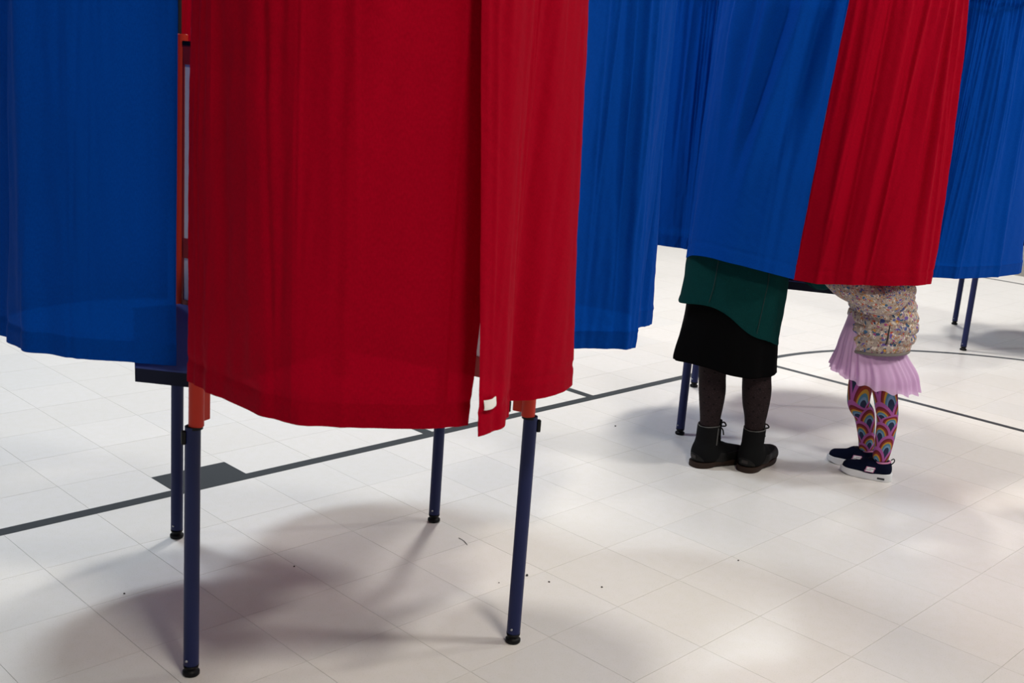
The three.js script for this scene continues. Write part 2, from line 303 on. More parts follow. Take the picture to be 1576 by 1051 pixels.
// ---------------------------------------------------------------- curtains
// top and bottom run through plan points [a, b] of the booth frame; bottom points may carry their own hem height.
function curtain(label, mat, F, top, bot, o = {}) {
  const yTop = o.yTop ?? 2.0, y0 = o.hem ?? 0.79, nu = o.nu ?? 300, nv = o.nv ?? 150, r = rng(o.seed ?? 1);
  const T = s => catmull(top, s), B = s => catmull(bot.map(p => [p[0], p[1], p[2] ?? y0]), s);
  let len = 0; for (let i = 0; i < 60; i++) { const p = B(i / 60), q = B((i + 1) / 60); len += Math.hypot(p[0] - q[0], p[1] - q[1]); }
  const folds = [];
  for (let i = 0; i < (o.folds ?? 14); i++) folds.push({ s: (i + 0.15 + 0.7 * r()) / (o.folds ?? 14), w: mix(0.012, 0.034, r()) / len, a: mix(0.35, 1, r()) * (o.amp ?? 0.012) * (r() < 0.5 ? -1 : 1), sl: (r() - 0.5) * 0.06, t0: r() < 0.55 ? 0 : r() * 0.4, t1: mix(0.55, 1.35, r()) });
  for (let i = 0; i < (o.folds ?? 14) * 1.4; i++) folds.push({ s: r(), w: mix(0.005, 0.011, r()) / len, a: mix(0.4, 1, r()) * (o.amp ?? 0.012) * 0.42, sl: (r() - 0.5) * 0.08, t0: r() < 0.6 ? 0 : r() * 0.5, t1: mix(0.5, 1.4, r()) });
  for (const f of (o.extra ?? [])) folds.push({ s: f[0], w: f[1] / len, a: f[2], sl: f[3] ?? 0, t0: f[4] ?? 0, t1: f[5] ?? 1.4 });
  const seed = (o.seed ?? 1) * 13.7;
  const at = (s, t, off = 0) => {
    const p = T(s), q = B(s), w = o.ease ? Math.pow(t, o.ease) : t;
    const ds = 0.006, pa = T(Math.max(0, s - ds)), pb = T(Math.min(1, s + ds)), qa = B(Math.max(0, s - ds)), qb = B(Math.min(1, s + ds));
    let tx = mix(pb[0] - pa[0], qb[0] - qa[0], w), tz = mix(pb[1] - pa[1], qb[1] - qa[1], w); const l = Math.hypot(tx, tz) || 1; tx /= l; tz /= l;
    let d = off; const m = s * len;
    for (const f of folds) { const k = s - f.s - f.sl * t; d += f.a * Math.exp(-(k * k) / (f.w * f.w)) * smooth(f.t0 - 0.15, f.t0 + 0.15, t) * (1 - smooth(f.t1 - 0.35, f.t1, t)); }
    const edge = smooth(0, 0.03, s) * smooth(0, 0.03, 1 - s);
    d += (0.006 * Math.sin(m * 2 * Math.PI / 0.043 + 2 * noise2(m * 7, seed)) + 0.004 * noise2(m * 34, seed + 9)) * Math.exp(-t * 9) * edge;                 // gathers on the rod
    d += 0.0040 * noise2(m * 6 + seed, t * 1.2 + seed) + 0.0012 * noise2(m * 22 + t * 3 + seed, t * 3.1) + 0.0007 * noise2(m * 16 - t * 20 + seed, t * 14 + m * 9);   // creases
    const H = mix(yTop, q[2], t), fromHem = H - q[2];
    d += (o.flip ? 1 : -1) * 0.003 * smooth(0.011, 0, Math.abs(fromHem - 0.052)) + 0.0022 * noise2(m * 14 + seed, 5.5) * smooth(0.16, 0, fromHem);                              // stitched hem puckers
    const a = mix(p[0], q[0], w) - tz * d, b = mix(p[1], q[1], w) + tx * d;
    const W3 = F(a, b, H); return [W3[0], W3[1], W3[2], m * 3.2, t * (yTop - y0) * 3.2];
  };
  const c = F(...B(0.5).slice(0, 2)), base = [c[0], 0, c[2]];
  const local = (g) => { g.translate(-base[0], -base[1], -base[2]); return g; };
  const g = thing('curtain', label, 'curtain', base, o.group ?? 'voting booth curtains');
  part('drape', local(gridGeo(nu, nv, (u, v) => at(u, v))), mat, g);
  const hd = 0.052 / (yTop - y0);
  part('hem', local(gridGeo(nu, 6, (u, v) => at(u, 1 - hd * (1 - v), (o.flip ? 1 : -1) * 0.0014 * Math.sin(Math.PI * clamp(v * 1.1 + 0.02, 0, 1))))), mat, g, 'turned double hem');
  g.userData.at = undefined; delete g.userData.at;
  return { g, at, base };
}
const semi = (W, side, k = 1, dip = 0.95) => { const p = []; for (let i = 0; i <= 10; i++) { const t = Math.PI * i / 10, a = (1 - Math.cos(t)) / 2 * W, b = Math.sin(t) * W / 2 * dip * k + 0.015; p.push([[a, b], [W + b, -a], [W - a, -W - b], [-b, -W + a]][side]); } return p; };

curtain('large smooth red curtain with a rounded hem at the front of the near booth', M.red, F1,
  [[-0.013, 0.05], [0.004, 0.12], [0.035, 0.19], [0.09, 0.28], [0.15, 0.345], [0.225, 0.39], [0.34, 0.425], [0.50, 0.405], [0.655, 0.31]],
  [[-0.015, 0.063], [0.008, 0.13], [0.048, 0.205], [0.118, 0.345], [0.178, 0.404], [0.241, 0.432], [0.373, 0.459], [0.498, 0.468], [0.548, 0.455]],
  { seed: 3, folds: 9, amp: 0.007, extra: [[0.22, 0.02, -0.008, 0.05, 0.35, 1.1], [0.30, 0.02, 0.006, 0.03, 0.3, 1.0], [0.74, 0.035, 0.010, -0.10, 0, 0.8], [0.9, 0.03, -0.010, -0.03, 0, 1.4]] });
{
  const c = curtain('narrow red curtain with a loose hanging strip and white tag, beside the large red one', M.red, F1,
    [[0.503, 0.43], [0.55, 0.425], [0.60, 0.405], [0.64, 0.37], [0.66, 0.335], [0.685, 0.30], [0.715, 0.285], [0.76, 0.26], [0.80, 0.215], [0.84, 0.165], [0.865, 0.11], [0.88, 0.05], [0.87, -0.01]],
    [[0.545, 0.529], [0.58, 0.505], [0.62, 0.476], [0.642, 0.43], [0.654, 0.39], [0.672, 0.33], [0.693, 0.285], [0.757, 0.283], [0.818, 0.25], [0.875, 0.2], [0.91, 0.148], [0.925, 0.08], [0.895, 0.0]],
    { seed: 8, folds: 9, amp: 0.006 });
  // small white tag sewn at the top of the hem of the strip
  const tg = gridGeo(8, 6, (u, v) => { const p = c.at(0.03 + 0.08 * u, 0.936 + 0.018 * v), k = 0.004 + 0.006 * Math.sin(Math.PI * u); return [p[0] - c.base[0] + N1[0] * k + 0.003 * v, p[1] - c.base[1], p[2] - c.base[2] + N1[1] * k]; });
  M.tag.side = THREE.DoubleSide; part('care_tag', tg, M.tag, c.g, 'small white tag');
}
curtain('dark blue curtain at the left picture edge, left side of the near booth', M.blue, F1,
  [[-0.036, -0.055], [-0.17, -0.10], [-0.27, -0.15], [-0.40, -0.29], [-0.435, -0.48], [-0.38, -0.65], [-0.22, -0.80], [-0.03, -0.855]],
  [[-0.036, -0.07], [-0.20, -0.128], [-0.298, -0.175], [-0.451, -0.35], [-0.47, -0.55], [-0.41, -0.70], [-0.24, -0.83], [-0.03, -0.86]],
  { seed: 21, folds: 9, amp: 0.008, flip: true, extra: [[0.385, 0.03, -0.024, -0.04, 0, 1.5], [0.44, 0.03, 0.018, 0, 0, 1.5]] });
curtain('blue curtain behind the right edge of the large red curtain', M.blue, F1,
  [[0.88, -0.04], [0.95, -0.1], [1.05, -0.14], [1.13, -0.175], [1.2, -0.2], [1.255, -0.25], [1.315, -0.33], [1.355, -0.40], [1.385, -0.46], [1.40, -0.54], [1.38, -0.66], [1.26, -0.78], [1.0, -0.86], [0.88, -0.85]],
  [[0.89, -0.06], [0.95, -0.15], [1.058, -0.2], [1.15, -0.2], [1.225, -0.195], [1.262, -0.245], [1.31, -0.36], [1.36, -0.44], [1.42, -0.48], [1.46, -0.54], [1.44, -0.66], [1.3, -0.8], [1.0, -0.88], [0.88, -0.86]],
  { seed: 33, folds: 16, amp: 0.014, flip: true, extra: [[0.21, 0.02, -0.014, 0.03, 0, 0.9], [0.27, 0.02, 0.012, 0.02, 0, 1.3]] });
curtain('red curtain on the far side of the near booth, seen through the narrow gap', M.red, F1, semi(0.863, 2), semi(0.863, 2, 1.05), { seed: 41, folds: 14, amp: 0.012 });

curtain('deep blue curtain on the left side of the middle booth, behind the woman', M.blue, F2,
  [[-0.05, -0.03], [-0.1, -0.06], [-0.2, -0.1], [-0.34, -0.2], [-0.42, -0.43], [-0.35, -0.68], [-0.2, -0.8], [-0.03, -0.88]],
  [[-0.055, -0.045], [-0.1, -0.075], [-0.2, -0.1], [-0.35, -0.2], [-0.43, -0.43], [-0.35, -0.68], [-0.2, -0.8], [-0.03, -0.88]],
  { seed: 55, hem: 0.843, folds: 17, amp: 0.015, flip: true });
curtain('bright blue curtain draped over the back of the woman in the green coat', M.blue, F2,
  [[-0.03, 0.09], [0.01, 0.2], [0.08, 0.30], [0.18, 0.37], [0.30, 0.415], [0.40, 0.425], [0.475, 0.42]],
  [[-0.034, 0.422, 0.873], [-0.005, 0.47, 0.893], [0.06, 0.524, 0.900], [0.14, 0.556, 0.893], [0.24, 0.553, 0.877], [0.33, 0.512, 0.857], [0.40, 0.441, 0.836]],
  { seed: 62, folds: 7, amp: 0.007, flip: false, ease: 0.85, extra: [[0.40, 0.03, -0.028, -0.10, 0, 0.75], [0.52, 0.022, 0.022, -0.16, 0, 0.8], [0.62, 0.02, -0.026, -0.22, 0, 0.75], [0.72, 0.022, 0.026, -0.28, 0, 0.85], [0.85, 0.025, -0.024, -0.25, 0, 0.8], [0.30, 0.03, 0.018, 0.02, 0.1, 0.75], [0.92, 0.02, 0.014, -0.1, 0, 0.7]] });
curtain('red curtain hanging over the child in the pink skirt', M.red, F2,
  [[0.468, 0.41], [0.58, 0.40], [0.67, 0.36], [0.75, 0.305], [0.83, 0.235], [0.885, 0.165], [0.925, 0.09], [0.935, 0.01]],
  [[0.398, 0.425, 0.832], [0.496, 0.444, 0.829], [0.595, 0.441, 0.837], [0.68, 0.432, 0.842], [0.766, 0.42, 0.848], [0.882, 0.36, 0.854], [0.927, 0.285, 0.855], [0.935, 0.19, 0.852]],
  { seed: 71, folds: 13, amp: 0.015, extra: [[0.34, 0.02, 0.012, -0.02, 0, 1.2], [0.66, 0.016, 0.010, 0.03, 0, 1.3]] });
curtain('blue curtain at the right picture edge, above two thin far legs', M.blue, F2,
  [[0.935, -0.03], [0.99, -0.06], [1.05, -0.085], [1.12, -0.125], [1.2, -0.19], [1.28, -0.3], [1.33, -0.45], [1.28, -0.65], [1.15, -0.8], [0.9, -0.88]],
  [[0.92, -0.03], [0.955, -0.06], [0.992, -0.078], [1.09, -0.115], [1.18, -0.194], [1.30, -0.325], [1.433, -0.533], [1.40, -0.68], [1.2, -0.84], [0.9, -0.89]],
  { seed: 83, hem: 0.83, folds: 18, amp: 0.015, flip: true });
curtain('red curtain on the far side of the middle booth, hidden behind the others', M.red, F2, semi(0.885, 2), semi(0.885, 2, 1.05), { seed: 91, hem: 0.83, folds: 14, amp: 0.012 });
['red curtain on the near side of the farthest booth, hidden behind the right blue one', 'blue curtain on the right side of the farthest booth, outside the picture', 'red curtain on the back of the farthest booth, hidden', 'blue curtain on the left side of the farthest booth, hidden'].forEach((l, k) =>
  curtain(l, k % 2 ? M.blue : M.red, F3, semi(0.95, k), semi(0.95, k, 1.05), { seed: 100 + k, hem: 0.83, folds: 14, amp: 0.012, nu: 120, nv: 50 }));

// ---------------------------------------------------------------- people
const P = {
  skin: phy({ color: 0xc79a80, roughness: 0.6, sheen: 0.2 }),
  hair: std({ color: 0x3b2a1e, roughness: 0.7 }),
  suede: phy({ color: 0x131314, roughness: 0.95, specularIntensity: 0.2 }), rubber: phy({ color: 0x100f0f, roughness: 0.55, specularIntensity: 0.5 }), sole: phy({ color: 0x2e211a, roughness: 0.6, specularIntensity: 0.4 }),
  collar: std({ color: 0x4a4a48, roughness: 0.8 }), lace: std({ color: 0x17130f, roughness: 0.85 }), patch: std({ color: 0x2b2522, roughness: 0.7 }),
  skirt: phy({ color: 0x060607, roughness: 0.95, specularIntensity: 0.1, side: THREE.DoubleSide }),
};
const felt = dataTex(256, 256, (u, v) => { const t = 0.5 + 0.3 * tor(u, v, 22) + 0.25 * tor(u, v, 60, 5); return [t, t, t]; }, false, 5, 5);
const coatCol = dataTex(256, 256, (u, v) => { const t = 1 + 0.16 * tor(u, v, 30, 2) + 0.12 * tor(u, v, 70, 8); return [0.055 * t, 0.262 * t, 0.262 * t]; }, true, 5, 5);
P.coat = phy({ map: coatCol, bumpMap: felt, bumpScale: 0.009, roughness: 0.95, specularIntensity: 0.1, sheen: 0.08, sheenRoughness: 0.5, sheenColor: new THREE.Color(0x1d5a58), side: THREE.DoubleSide });
P.seam = std({ color: 0x0a2c2c, roughness: 0.95 });
P.tights = phy({ map: canvasTex(256, 512, (x, w, h) => {
  x.fillStyle = '#241a1b'; x.fillRect(0, 0, w, h); const r = rng(4);
  for (let i = 0; i < 2600; i++) { x.fillStyle = r() < 0.5 ? '#241c1d' : '#33272a'; x.fillRect(r() * w, r() * h, 2, 4); }
  x.fillStyle = '#0d0a0b'; for (let j = 0; j < 14; j++) for (let i = 0; i < 8; i++) { x.beginPath(); x.arc((i + (j % 2) * 0.5 + 0.2) * 32, (j + 0.5) * 36, 3.4, 0, 7); x.fill(); }
}), roughness: 0.8, specularIntensity: 0.25 });
// continuous bodies from joints
function bodyGeo(bones, k, lo, hi, cell, extra) {
  return sdfGeo((x, y, z) => { let d = 9; for (const [a, b, kk] of bones) d = smin(d, cone(x, y, z, a, b), kk ?? k); return extra ? extra(d, x, y, z) : d; }, lo, hi, cell);
}
function handBones(w, dir, side, s, curl = 0.25) {       // w wrist, dir unit towards the fingers, side unit towards the thumb, s hand length
  const add = (p, a, b, c) => [p[0] + dir[0] * a + side[0] * b, p[1] + dir[1] * a + side[1] * b - c, p[2] + dir[2] * a + side[2] * b];
  const out = []; const A = (p, r) => [...p, r];
  for (const o of [-0.16, 0, 0.16]) out.push([A(w, 0.11 * s), A(add(w, 0.45 * s, o * s, 0), 0.085 * s), 0.04 * s]);
  [[-0.2, 0.32], [-0.07, 0.41], [0.06, 0.45], [0.19, 0.41]].forEach(([o, L]) => { const a = add(w, 0.47 * s, o * s, 0), b = add(a, L * 0.5 * s, o * 0.05 * s, curl * 0.15 * s), c = add(b, L * 0.42 * s, 0, curl * 0.4 * s); out.push([A(a, 0.055 * s), A(b, 0.05 * s), 0.012 * s], [A(b, 0.05 * s), A(c, 0.042 * s), 0.012 * s]); });
  const t0 = add(w, 0.12 * s, 0.12 * s, 0), t1 = add(w, 0.33 * s, 0.34 * s, 0.02 * s), t2 = add(w, 0.55 * s, 0.38 * s, 0.05 * s);
  out.push([A(t0, 0.075 * s), A(t1, 0.06 * s), 0.03 * s], [A(t1, 0.06 * s), A(t2, 0.048 * s), 0.012 * s]);
  return out;
}
function headField(c, f, R) {            // c centre, f unit facing in plan, R half height of the head
  const loc = (x, y, z) => { const dx = x - c[0], dz = z - c[2]; return [dx * -f[2] + dz * f[0], y - c[1], dx * f[0] + dz * f[2]]; };   // right, up, forward
  return (x, y, z) => {
    const [a, b, d] = loc(x, y, z).map(v => v / R);
    let q = ell(a, b, d, [0, 0.12, -0.05], [0.68, 0.88, 0.8]);
    q = smin(q, ell(a, b, d, [0, -0.45, 0.18], [0.5, 0.55, 0.55]), 0.25);
    q = smin(q, cone(a, b, d, [0, 0.08, 0.74, 0.07], [0, -0.24, 0.9, 0.12]), 0.12);           // nose
    for (const s of [-1, 1]) { q = smin(q, ell(a, b, d, [s * 0.69, -0.05, -0.02], [0.09, 0.26, 0.16]), 0.05); q = Math.max(q, -ell(a, b, d, [s * 0.27, 0.04, 0.82], [0.15, 0.08, 0.09])); q = smin(q, ell(a, b, d, [s * 0.27, 0.03, 0.68], [0.11, 0.09, 0.1]), 0.03); }
    q = smin(q, ell(a, b, d, [0, -0.5, 0.7], [0.22, 0.06, 0.08]), 0.04);                      // lips
    return q * R;
  };
}
function hairGeo(c, f, R, long) {
  return sdfGeo((x, y, z) => {
    const dx = x - c[0], dz = z - c[2], a = (dx * -f[2] + dz * f[0]) / R, b = (y - c[1]) / R, d = (dx * f[0] + dz * f[2]) / R;
    let q = ell(a, b, d, [0, 0.2, -0.12], [0.82, 0.95, 0.92]);
    q = smin(q, ell(a, b, d, [0, -0.5 * long, -0.5], [0.7, 0.9 * long, 0.4]), 0.3);
    q = Math.max(q, -ell(a, b, d, [0, -0.35, 0.75], [0.62, 0.85, 0.7])) + 0.02 * noise3(a * 9, b * 1.5, d * 9);
    return q * R;
  }, [c[0] - R * 1.3, c[1] - R * 2, c[2] - R * 1.3], [c[0] + R * 1.3, c[1] + R * 1.35, c[2] + R * 1.3], R * 0.06);
}
const tableAt = (tab, y) => { let i = 0; while (i < tab.length - 2 && y > tab[i + 1][0]) i++; const t = clamp((y - tab[i][0]) / (tab[i + 1][0] - tab[i][0])), s = t * t * (3 - 2 * t); return tab[i].map((v, k) => mix(v, tab[i + 1][k], k ? s * 0.5 + t * 0.5 : t)); };

// the adult: base between the boots
{
  const B = [0.945, 0, -4.455], f = [0.33, 0, -0.944], rt = [0.944, 0, 0.33];
  const o = thing('person', 'adult in a dark green coat, black skirt and ankle boots, seen from behind', 'person', B, undefined);
  const hipL = [-0.125, 0.88, 0.01], hipR = [0.03, 0.88, -0.015], hc = [-0.055, 0.9, -0.01];
  const at = (fw, s, y) => [hc[0] + f[0] * fw + rt[0] * s, y, hc[2] + f[2] * fw + rt[2] * s];
  const legL = [[...hipL, 0.088], [-0.107, 0.47, 0.004, 0.056], [-0.098, 0.34, 0.012, 0.05], [-0.092, 0.1, 0.005, 0.034]];
  const legR = [[...hipR, 0.088], [0.073, 0.47, 0.004, 0.056], [0.085, 0.34, 0.015, 0.052], [0.094, 0.1, 0.012, 0.033]];
  const chest = at(0.13, 0, 1.22), neck = at(0.2, 0, 1.4), head = at(0.27, 0, 1.55);
  const shL = at(0.15, -0.16, 1.34), shR = at(0.15, 0.17, 1.34), elL = at(0.34, -0.13, 1.07), elR = [0.32, 0.836, -0.075], wrL = at(0.42, -0.06, 0.94), wrR = at(0.52, 0.14, 0.83);
  const A = (p, r) => [...p, r], bones = [];
  for (const L of [legL, legR].map(l => l.map(p => [p[0], p[1], p[2], p[3] - 0.016]))) for (let i = 0; i < 3; i++) bones.push([L[i], L[i + 1], 0.01]);
  bones.push([A(at(0, -0.07, 0.9), 0.105), A(at(0, 0.07, 0.9), 0.105), 0.08], [A(at(0.02, 0, 0.95), 0.115), A(chest, 0.125), 0.08], [A(at(0.15, -0.1, 1.3), 0.075), A(at(0.15, 0.1, 1.3), 0.075), 0.08], [A(chest, 0.1), A(neck, 0.055), 0.06], [A(neck, 0.055), A(head, 0.06), 0.04]);
  for (const [s, e, w] of [[shL, elL, wrL], [shR, elR, wrR]]) bones.push([A(s, 0.052), A(e, 0.041), 0.04], [A(e, 0.041), A(w, 0.029), 0.03]);
  const fHead = headField([head[0], head[1], head[2]], f, 0.115);
  const gBody = bodyGeo(bones, 0.05, [-0.5, 0.05, -0.75], [0.5, 1.46, 0.3], 0.012);
  const gHead = sdfGeo((x, y, z) => smin(fHead(x, y, z), cone(x, y, z, A(neck, 0.055), A(head, 0.06)), 0.03), [head[0] - 0.13, 1.42, head[2] - 0.15], [head[0] + 0.13, 1.7, head[2] + 0.15], 0.005);
  const hands = [[wrL, 1], [wrR, -1]].map(([w, s]) => { const hb = handBones(w, [f[0] * 0.95, -0.2, f[2] * 0.95], [rt[0] * s, 0, rt[2] * s], 0.18); return sdfGeo((x, y, z) => { let d = 9; for (const [a, b, k] of hb) d = smin(d, cone(x, y, z, a, b), k); return d; }, w.map(v => v - 0.19), w.map(v => v + 0.19), 0.005); });
  part('body', mergeGeometries([gBody, gHead, ...hands]), P.skin, o);
  part('hair', hairGeo(head, f, 0.115, 1), P.hair, o);
  // tights
  for (const [x, L] of [[-1, [[-0.115, 0.7, 0.005, 0.076, 0.078], [-0.106, 0.5, 0.0, 0.062, 0.064], [-0.105, 0.40, 0.004, 0.0565, 0.06], [-0.099, 0.332, 0.012, 0.0555, 0.06], [-0.096, 0.276, 0.012, 0.0505, 0.054], [-0.093, 0.22, 0.006, 0.044, 0.046], [-0.092, 0.165, 0.004, 0.039, 0.041], [-0.092, 0.10, 0.0, 0.037, 0.04]]],
    [1, [[0.05, 0.7, -0.005, 0.078, 0.08], [0.074, 0.5, 0.0, 0.064, 0.066], [0.078, 0.415, 0.006, 0.059, 0.062], [0.084, 0.347, 0.015, 0.060, 0.064], [0.088, 0.29, 0.015, 0.0555, 0.059], [0.094, 0.234, 0.01, 0.0465, 0.049], [0.0945, 0.165, 0.008, 0.0375, 0.04], [0.0945, 0.10, 0.006, 0.036, 0.04]]]])
    part('tights', sweep(L, 28, 50), P.tights, o, 'sheer black dotted tights');
  // skirt
  const skirtTab = [[0.40, -0.052, -0.005, 0.208, 0.15], [0.47, -0.06, -0.005, 0.209, 0.155], [0.66, -0.052, -0.008, 0.192, 0.15], [0.95, -0.05, -0.012, 0.165, 0.125]];
  const skirtFn = (off) => (u, v) => {
    const th = u * Math.PI * 2, c = Math.cos(th), s = Math.sin(th), hem = 0.441 - 0.021 * c + 0.006 * Math.sin(3 * th + 1), y = mix(hem, 0.95, v), T = tableAt(skirtTab, y);
    const fl = (1 - smooth(0, 0.6, v)), k = 1 + fl * (0.035 * Math.sin(5 * th + 0.6) + 0.02 * Math.sin(11 * th + 2)) + fl * 0.07 * Math.exp(-Math.pow((th - 2.75) / 0.28, 2)) - off;
    return [T[1] + c * T[3] * k, y, T[2] + s * T[4] * k, u * 3, v];
  };
  const sk = part('skirt', gridGeo(120, 40, skirtFn(0), true), P.skirt, o, 'black knee-length skirt');
  part('skirt_lining', gridGeo(80, 6, (u, v) => { const p = skirtFn(0.04)(u, v * 0.2); p[1] -= 0.006 * (1 - v); return p; }, true), P.skirt, sk);
  // coat
  const coatTab = [[0.54, -0.064, 0.0, 0.206, 0.152], [0.6, -0.064, -0.002, 0.209, 0.155], [0.70, -0.062, -0.008, 0.216, 0.156], [0.80, -0.053, -0.014, 0.213, 0.15], [0.90, -0.054, -0.02, 0.206, 0.142], [1.05, -0.035, -0.06, 0.19, 0.13], [1.22, -0.012, -0.13, 0.2, 0.135], [1.34, 0.0, -0.17, 0.19, 0.12], [1.41, 0.008, -0.19, 0.09, 0.085], [1.46, 0.012, -0.20, 0.075, 0.075]];
  const hemY = th => { const c = Math.cos(th); return 0.622 - 0.069 * Math.tanh(2.1 * c) - 0.02 * smooth(0.6, 1, c) + 0.028 * Math.max(0, Math.sin(th)) + 0.004 * Math.sin(4 * th); };
  const coatFn = (inset) => (u, v) => {
    const th = u * Math.PI * 2, y = mix(hemY(th), 1.46, v), T = tableAt(coatTab, y), fl = 1 - smooth(0, 0.45, v);
    let k = 1 + fl * (0.02 * Math.sin(3 * th + 0.4) + 0.014 * Math.sin(7 * th + 1.3)) + 0.008 * noise2(th * 2.2, y * 9) - inset;
    k += 0.018 * Math.exp(-Math.pow((v - 0.012) / 0.012, 2)) * (inset ? 0 : 1);
    return [T[1] + Math.cos(th) * T[3] * k, y, T[2] + Math.sin(th) * T[4] * k, th * 0.2 * 3, y * 3];
  };
  const coat = part('coat', gridGeo(140, 90, coatFn(0), true), P.coat, o, 'dark green felted wool coat');
  part('lining', gridGeo(100, 8, (u, v) => coatFn(0.05)(u, v * 0.12), true), P.coat, coat);
  for (const th0 of [2.05, 1.05]) part('seam', tube([0.02, 0.1, 0.18, 0.26, 0.34].map(v => { const p = coatFn(-0.004)((th0 + (0.3 - v) * 0.25) / (Math.PI * 2), v); return p.slice(0, 3); }), 0.0022, 6, 24), P.seam, coat);
  const slR = (a) => a.map(p => p);
  part('sleeve', sweep([[...shL, 0.075], [...mid3(shL, elL), 0.068], [...elL, 0.062], [...mid3(elL, wrL), 0.052], [...wrL, 0.046]], 22, 40, (t, v) => 0.03 * Math.sin(v * 30 + Math.sin(t))), P.coat, coat);
  part('sleeve', sweep([[...shR, 0.075], [...mid3(shR, elR), 0.07], [...elR, 0.058], [...mid3(elR, wrR), 0.05], [...wrR, 0.045]], 22, 40, (t, v) => 0.03 * Math.sin(v * 30 + Math.sin(t))), P.coat, coat);
  // boots: ankle at the origin, toe along -z
  const bootSdf = sdfGeo((x, y, z) => {
    let d = cone(x, y, z, [0, 0.055, 0.02, 0.043], [0, 0.05, -0.06, 0.047]);
    d = smin(d, cone(x, y, z, [0, 0.05, -0.06, 0.047], [0.004, 0.036, -0.165, 0.037]), 0.02);
    d = smin(d, cone(x, y, z, [0, 0.06, 0.005, 0.046], [0, 0.2, 0.0, 0.047]), 0.035);
    d = smin(d, Math.hypot(Math.max(0, Math.abs(x) - 0.012), y - 0.15, z + 0.045) - 0.012, 0.02);
    d = Math.max(d, 0.016 - y, y - 0.178);
    return Math.max(d, -cone(x, y, z, [0, 0.165, 0, 0.04], [0, 0.26, 0, 0.042]));
  }, [-0.07, 0.0, -0.22], [0.07, 0.2, 0.08], 0.004);
  const shell = sdfGeo((x, y, z) => {                         // rubber lower
    let d = cone(x, y, z, [0, 0.05, 0.022, 0.046], [0, 0.046, -0.06, 0.05]);
    d = smin(d, cone(x, y, z, [0, 0.046, -0.06, 0.05], [0.004, 0.036, -0.168, 0.041]), 0.02);
    return Math.max(d, 0.012 - y, y - (0.072 + 0.012 * Math.sin(z * 14)));
  }, [-0.07, 0.0, -0.23], [0.07, 0.12, 0.09], 0.004);
  const so = new THREE.Shape(); so.moveTo(0, 0.068); so.bezierCurveTo(0.045, 0.068, 0.046, 0.02, 0.044, -0.02); so.bezierCurveTo(0.05, -0.09, 0.056, -0.2, 0.004, -0.212); so.bezierCurveTo(-0.046, -0.2, -0.05, -0.09, -0.044, -0.02); so.bezierCurveTo(-0.046, 0.02, -0.045, 0.068, 0, 0.068);
  const soleG = new THREE.ExtrudeGeometry(so, { depth: 0.018, bevelEnabled: true, bevelSize: 0.003, bevelThickness: 0.003, bevelSegments: 2, curveSegments: 16 });
  soleG.rotateX(Math.PI / 2); soleG.translate(0, 0.021, 0);
  { const q = soleG.attributes.position; for (let i = 0; i < q.count; i++) if (q.getY(i) < 0.012) { const z = q.getZ(i), arch = 0.011 * Math.exp(-Math.pow((z + 0.045) / 0.035, 2)), toe = 0.012 * smooth(-0.14, -0.215, z); q.setY(i, q.getY(i) + arch + toe); } soleG.computeVertexNormals(); }
  const ring = (r, y, t) => { const p = []; for (let i = 0; i <= 24; i++) { const a = i / 24 * Math.PI * 2; p.push([Math.cos(a) * r, y + 0.003 * Math.cos(a * 2), Math.sin(a) * r * 1.0]); } return tube(p, t, 6, 48); };
  for (const [x, z, dx, dz] of [[-0.094, 0.006, 0.854, -0.52], [0.098, 0.012, 0.60, -0.80]]) {
    const b = new THREE.Group(); b.name = 'boot'; b.userData.label = 'black lace-up ankle boot'; o.add(b); b.position.set(x, 0, z); b.rotation.y = Math.atan2(-dx, -dz);
    part('upper', bootSdf, P.suede, b); part('rubber_shell', shell, P.rubber, b); part('sole', soleG, P.sole, b, 'brown rubber sole');
    part('collar_trim', ring(0.0445, 0.178, 0.0028), P.collar, b);
    part('heel_patch', rbox(0.026, 0.013, 0.004, 0.0015, 0.004, 0.047, 0.0685), P.patch, b);
    part('zip', rbox(0.002, 0.075, 0.006, 0.0008, x < 0 ? 0.0475 : -0.0475, 0.138, -0.012), P.collar, b);
    const lc = []; for (let i = 0; i < 6; i++) lc.push(tube([[-0.026, 0.085 + i * 0.016, -0.058 + i * 0.004], [0, 0.093 + i * 0.016, -0.068 + i * 0.004], [0.026, 0.087 + i * 0.016, -0.058 + i * 0.004]], 0.0032, 6, 10));
    for (const s of [-1, 1]) { lc.push(tube([[0, 0.172, -0.05], [s * 0.022, 0.19, -0.062], [s * 0.034, 0.178, -0.064], [s * 0.012, 0.17, -0.056]], 0.0034, 6, 20)); lc.push(tube([[0, 0.172, -0.05], [s * 0.014, 0.155, -0.066], [s * 0.02, 0.132, -0.07]], 0.003, 6, 12)); }
    part('laces', mergeGeometries(lc), P.lace, b);
    part('tongue', sweep([[0, 0.10, -0.05, 0.026, 0.006], [0, 0.15, -0.046, 0.026, 0.006], [0, 0.205, -0.05, 0.022, 0.006]], 16, 14), P.suede, b);
  }
}
function mid3(a, b) { return [(a[0] + b[0]) / 2, (a[1] + b[1]) / 2, (a[2] + b[2]) / 2]; }

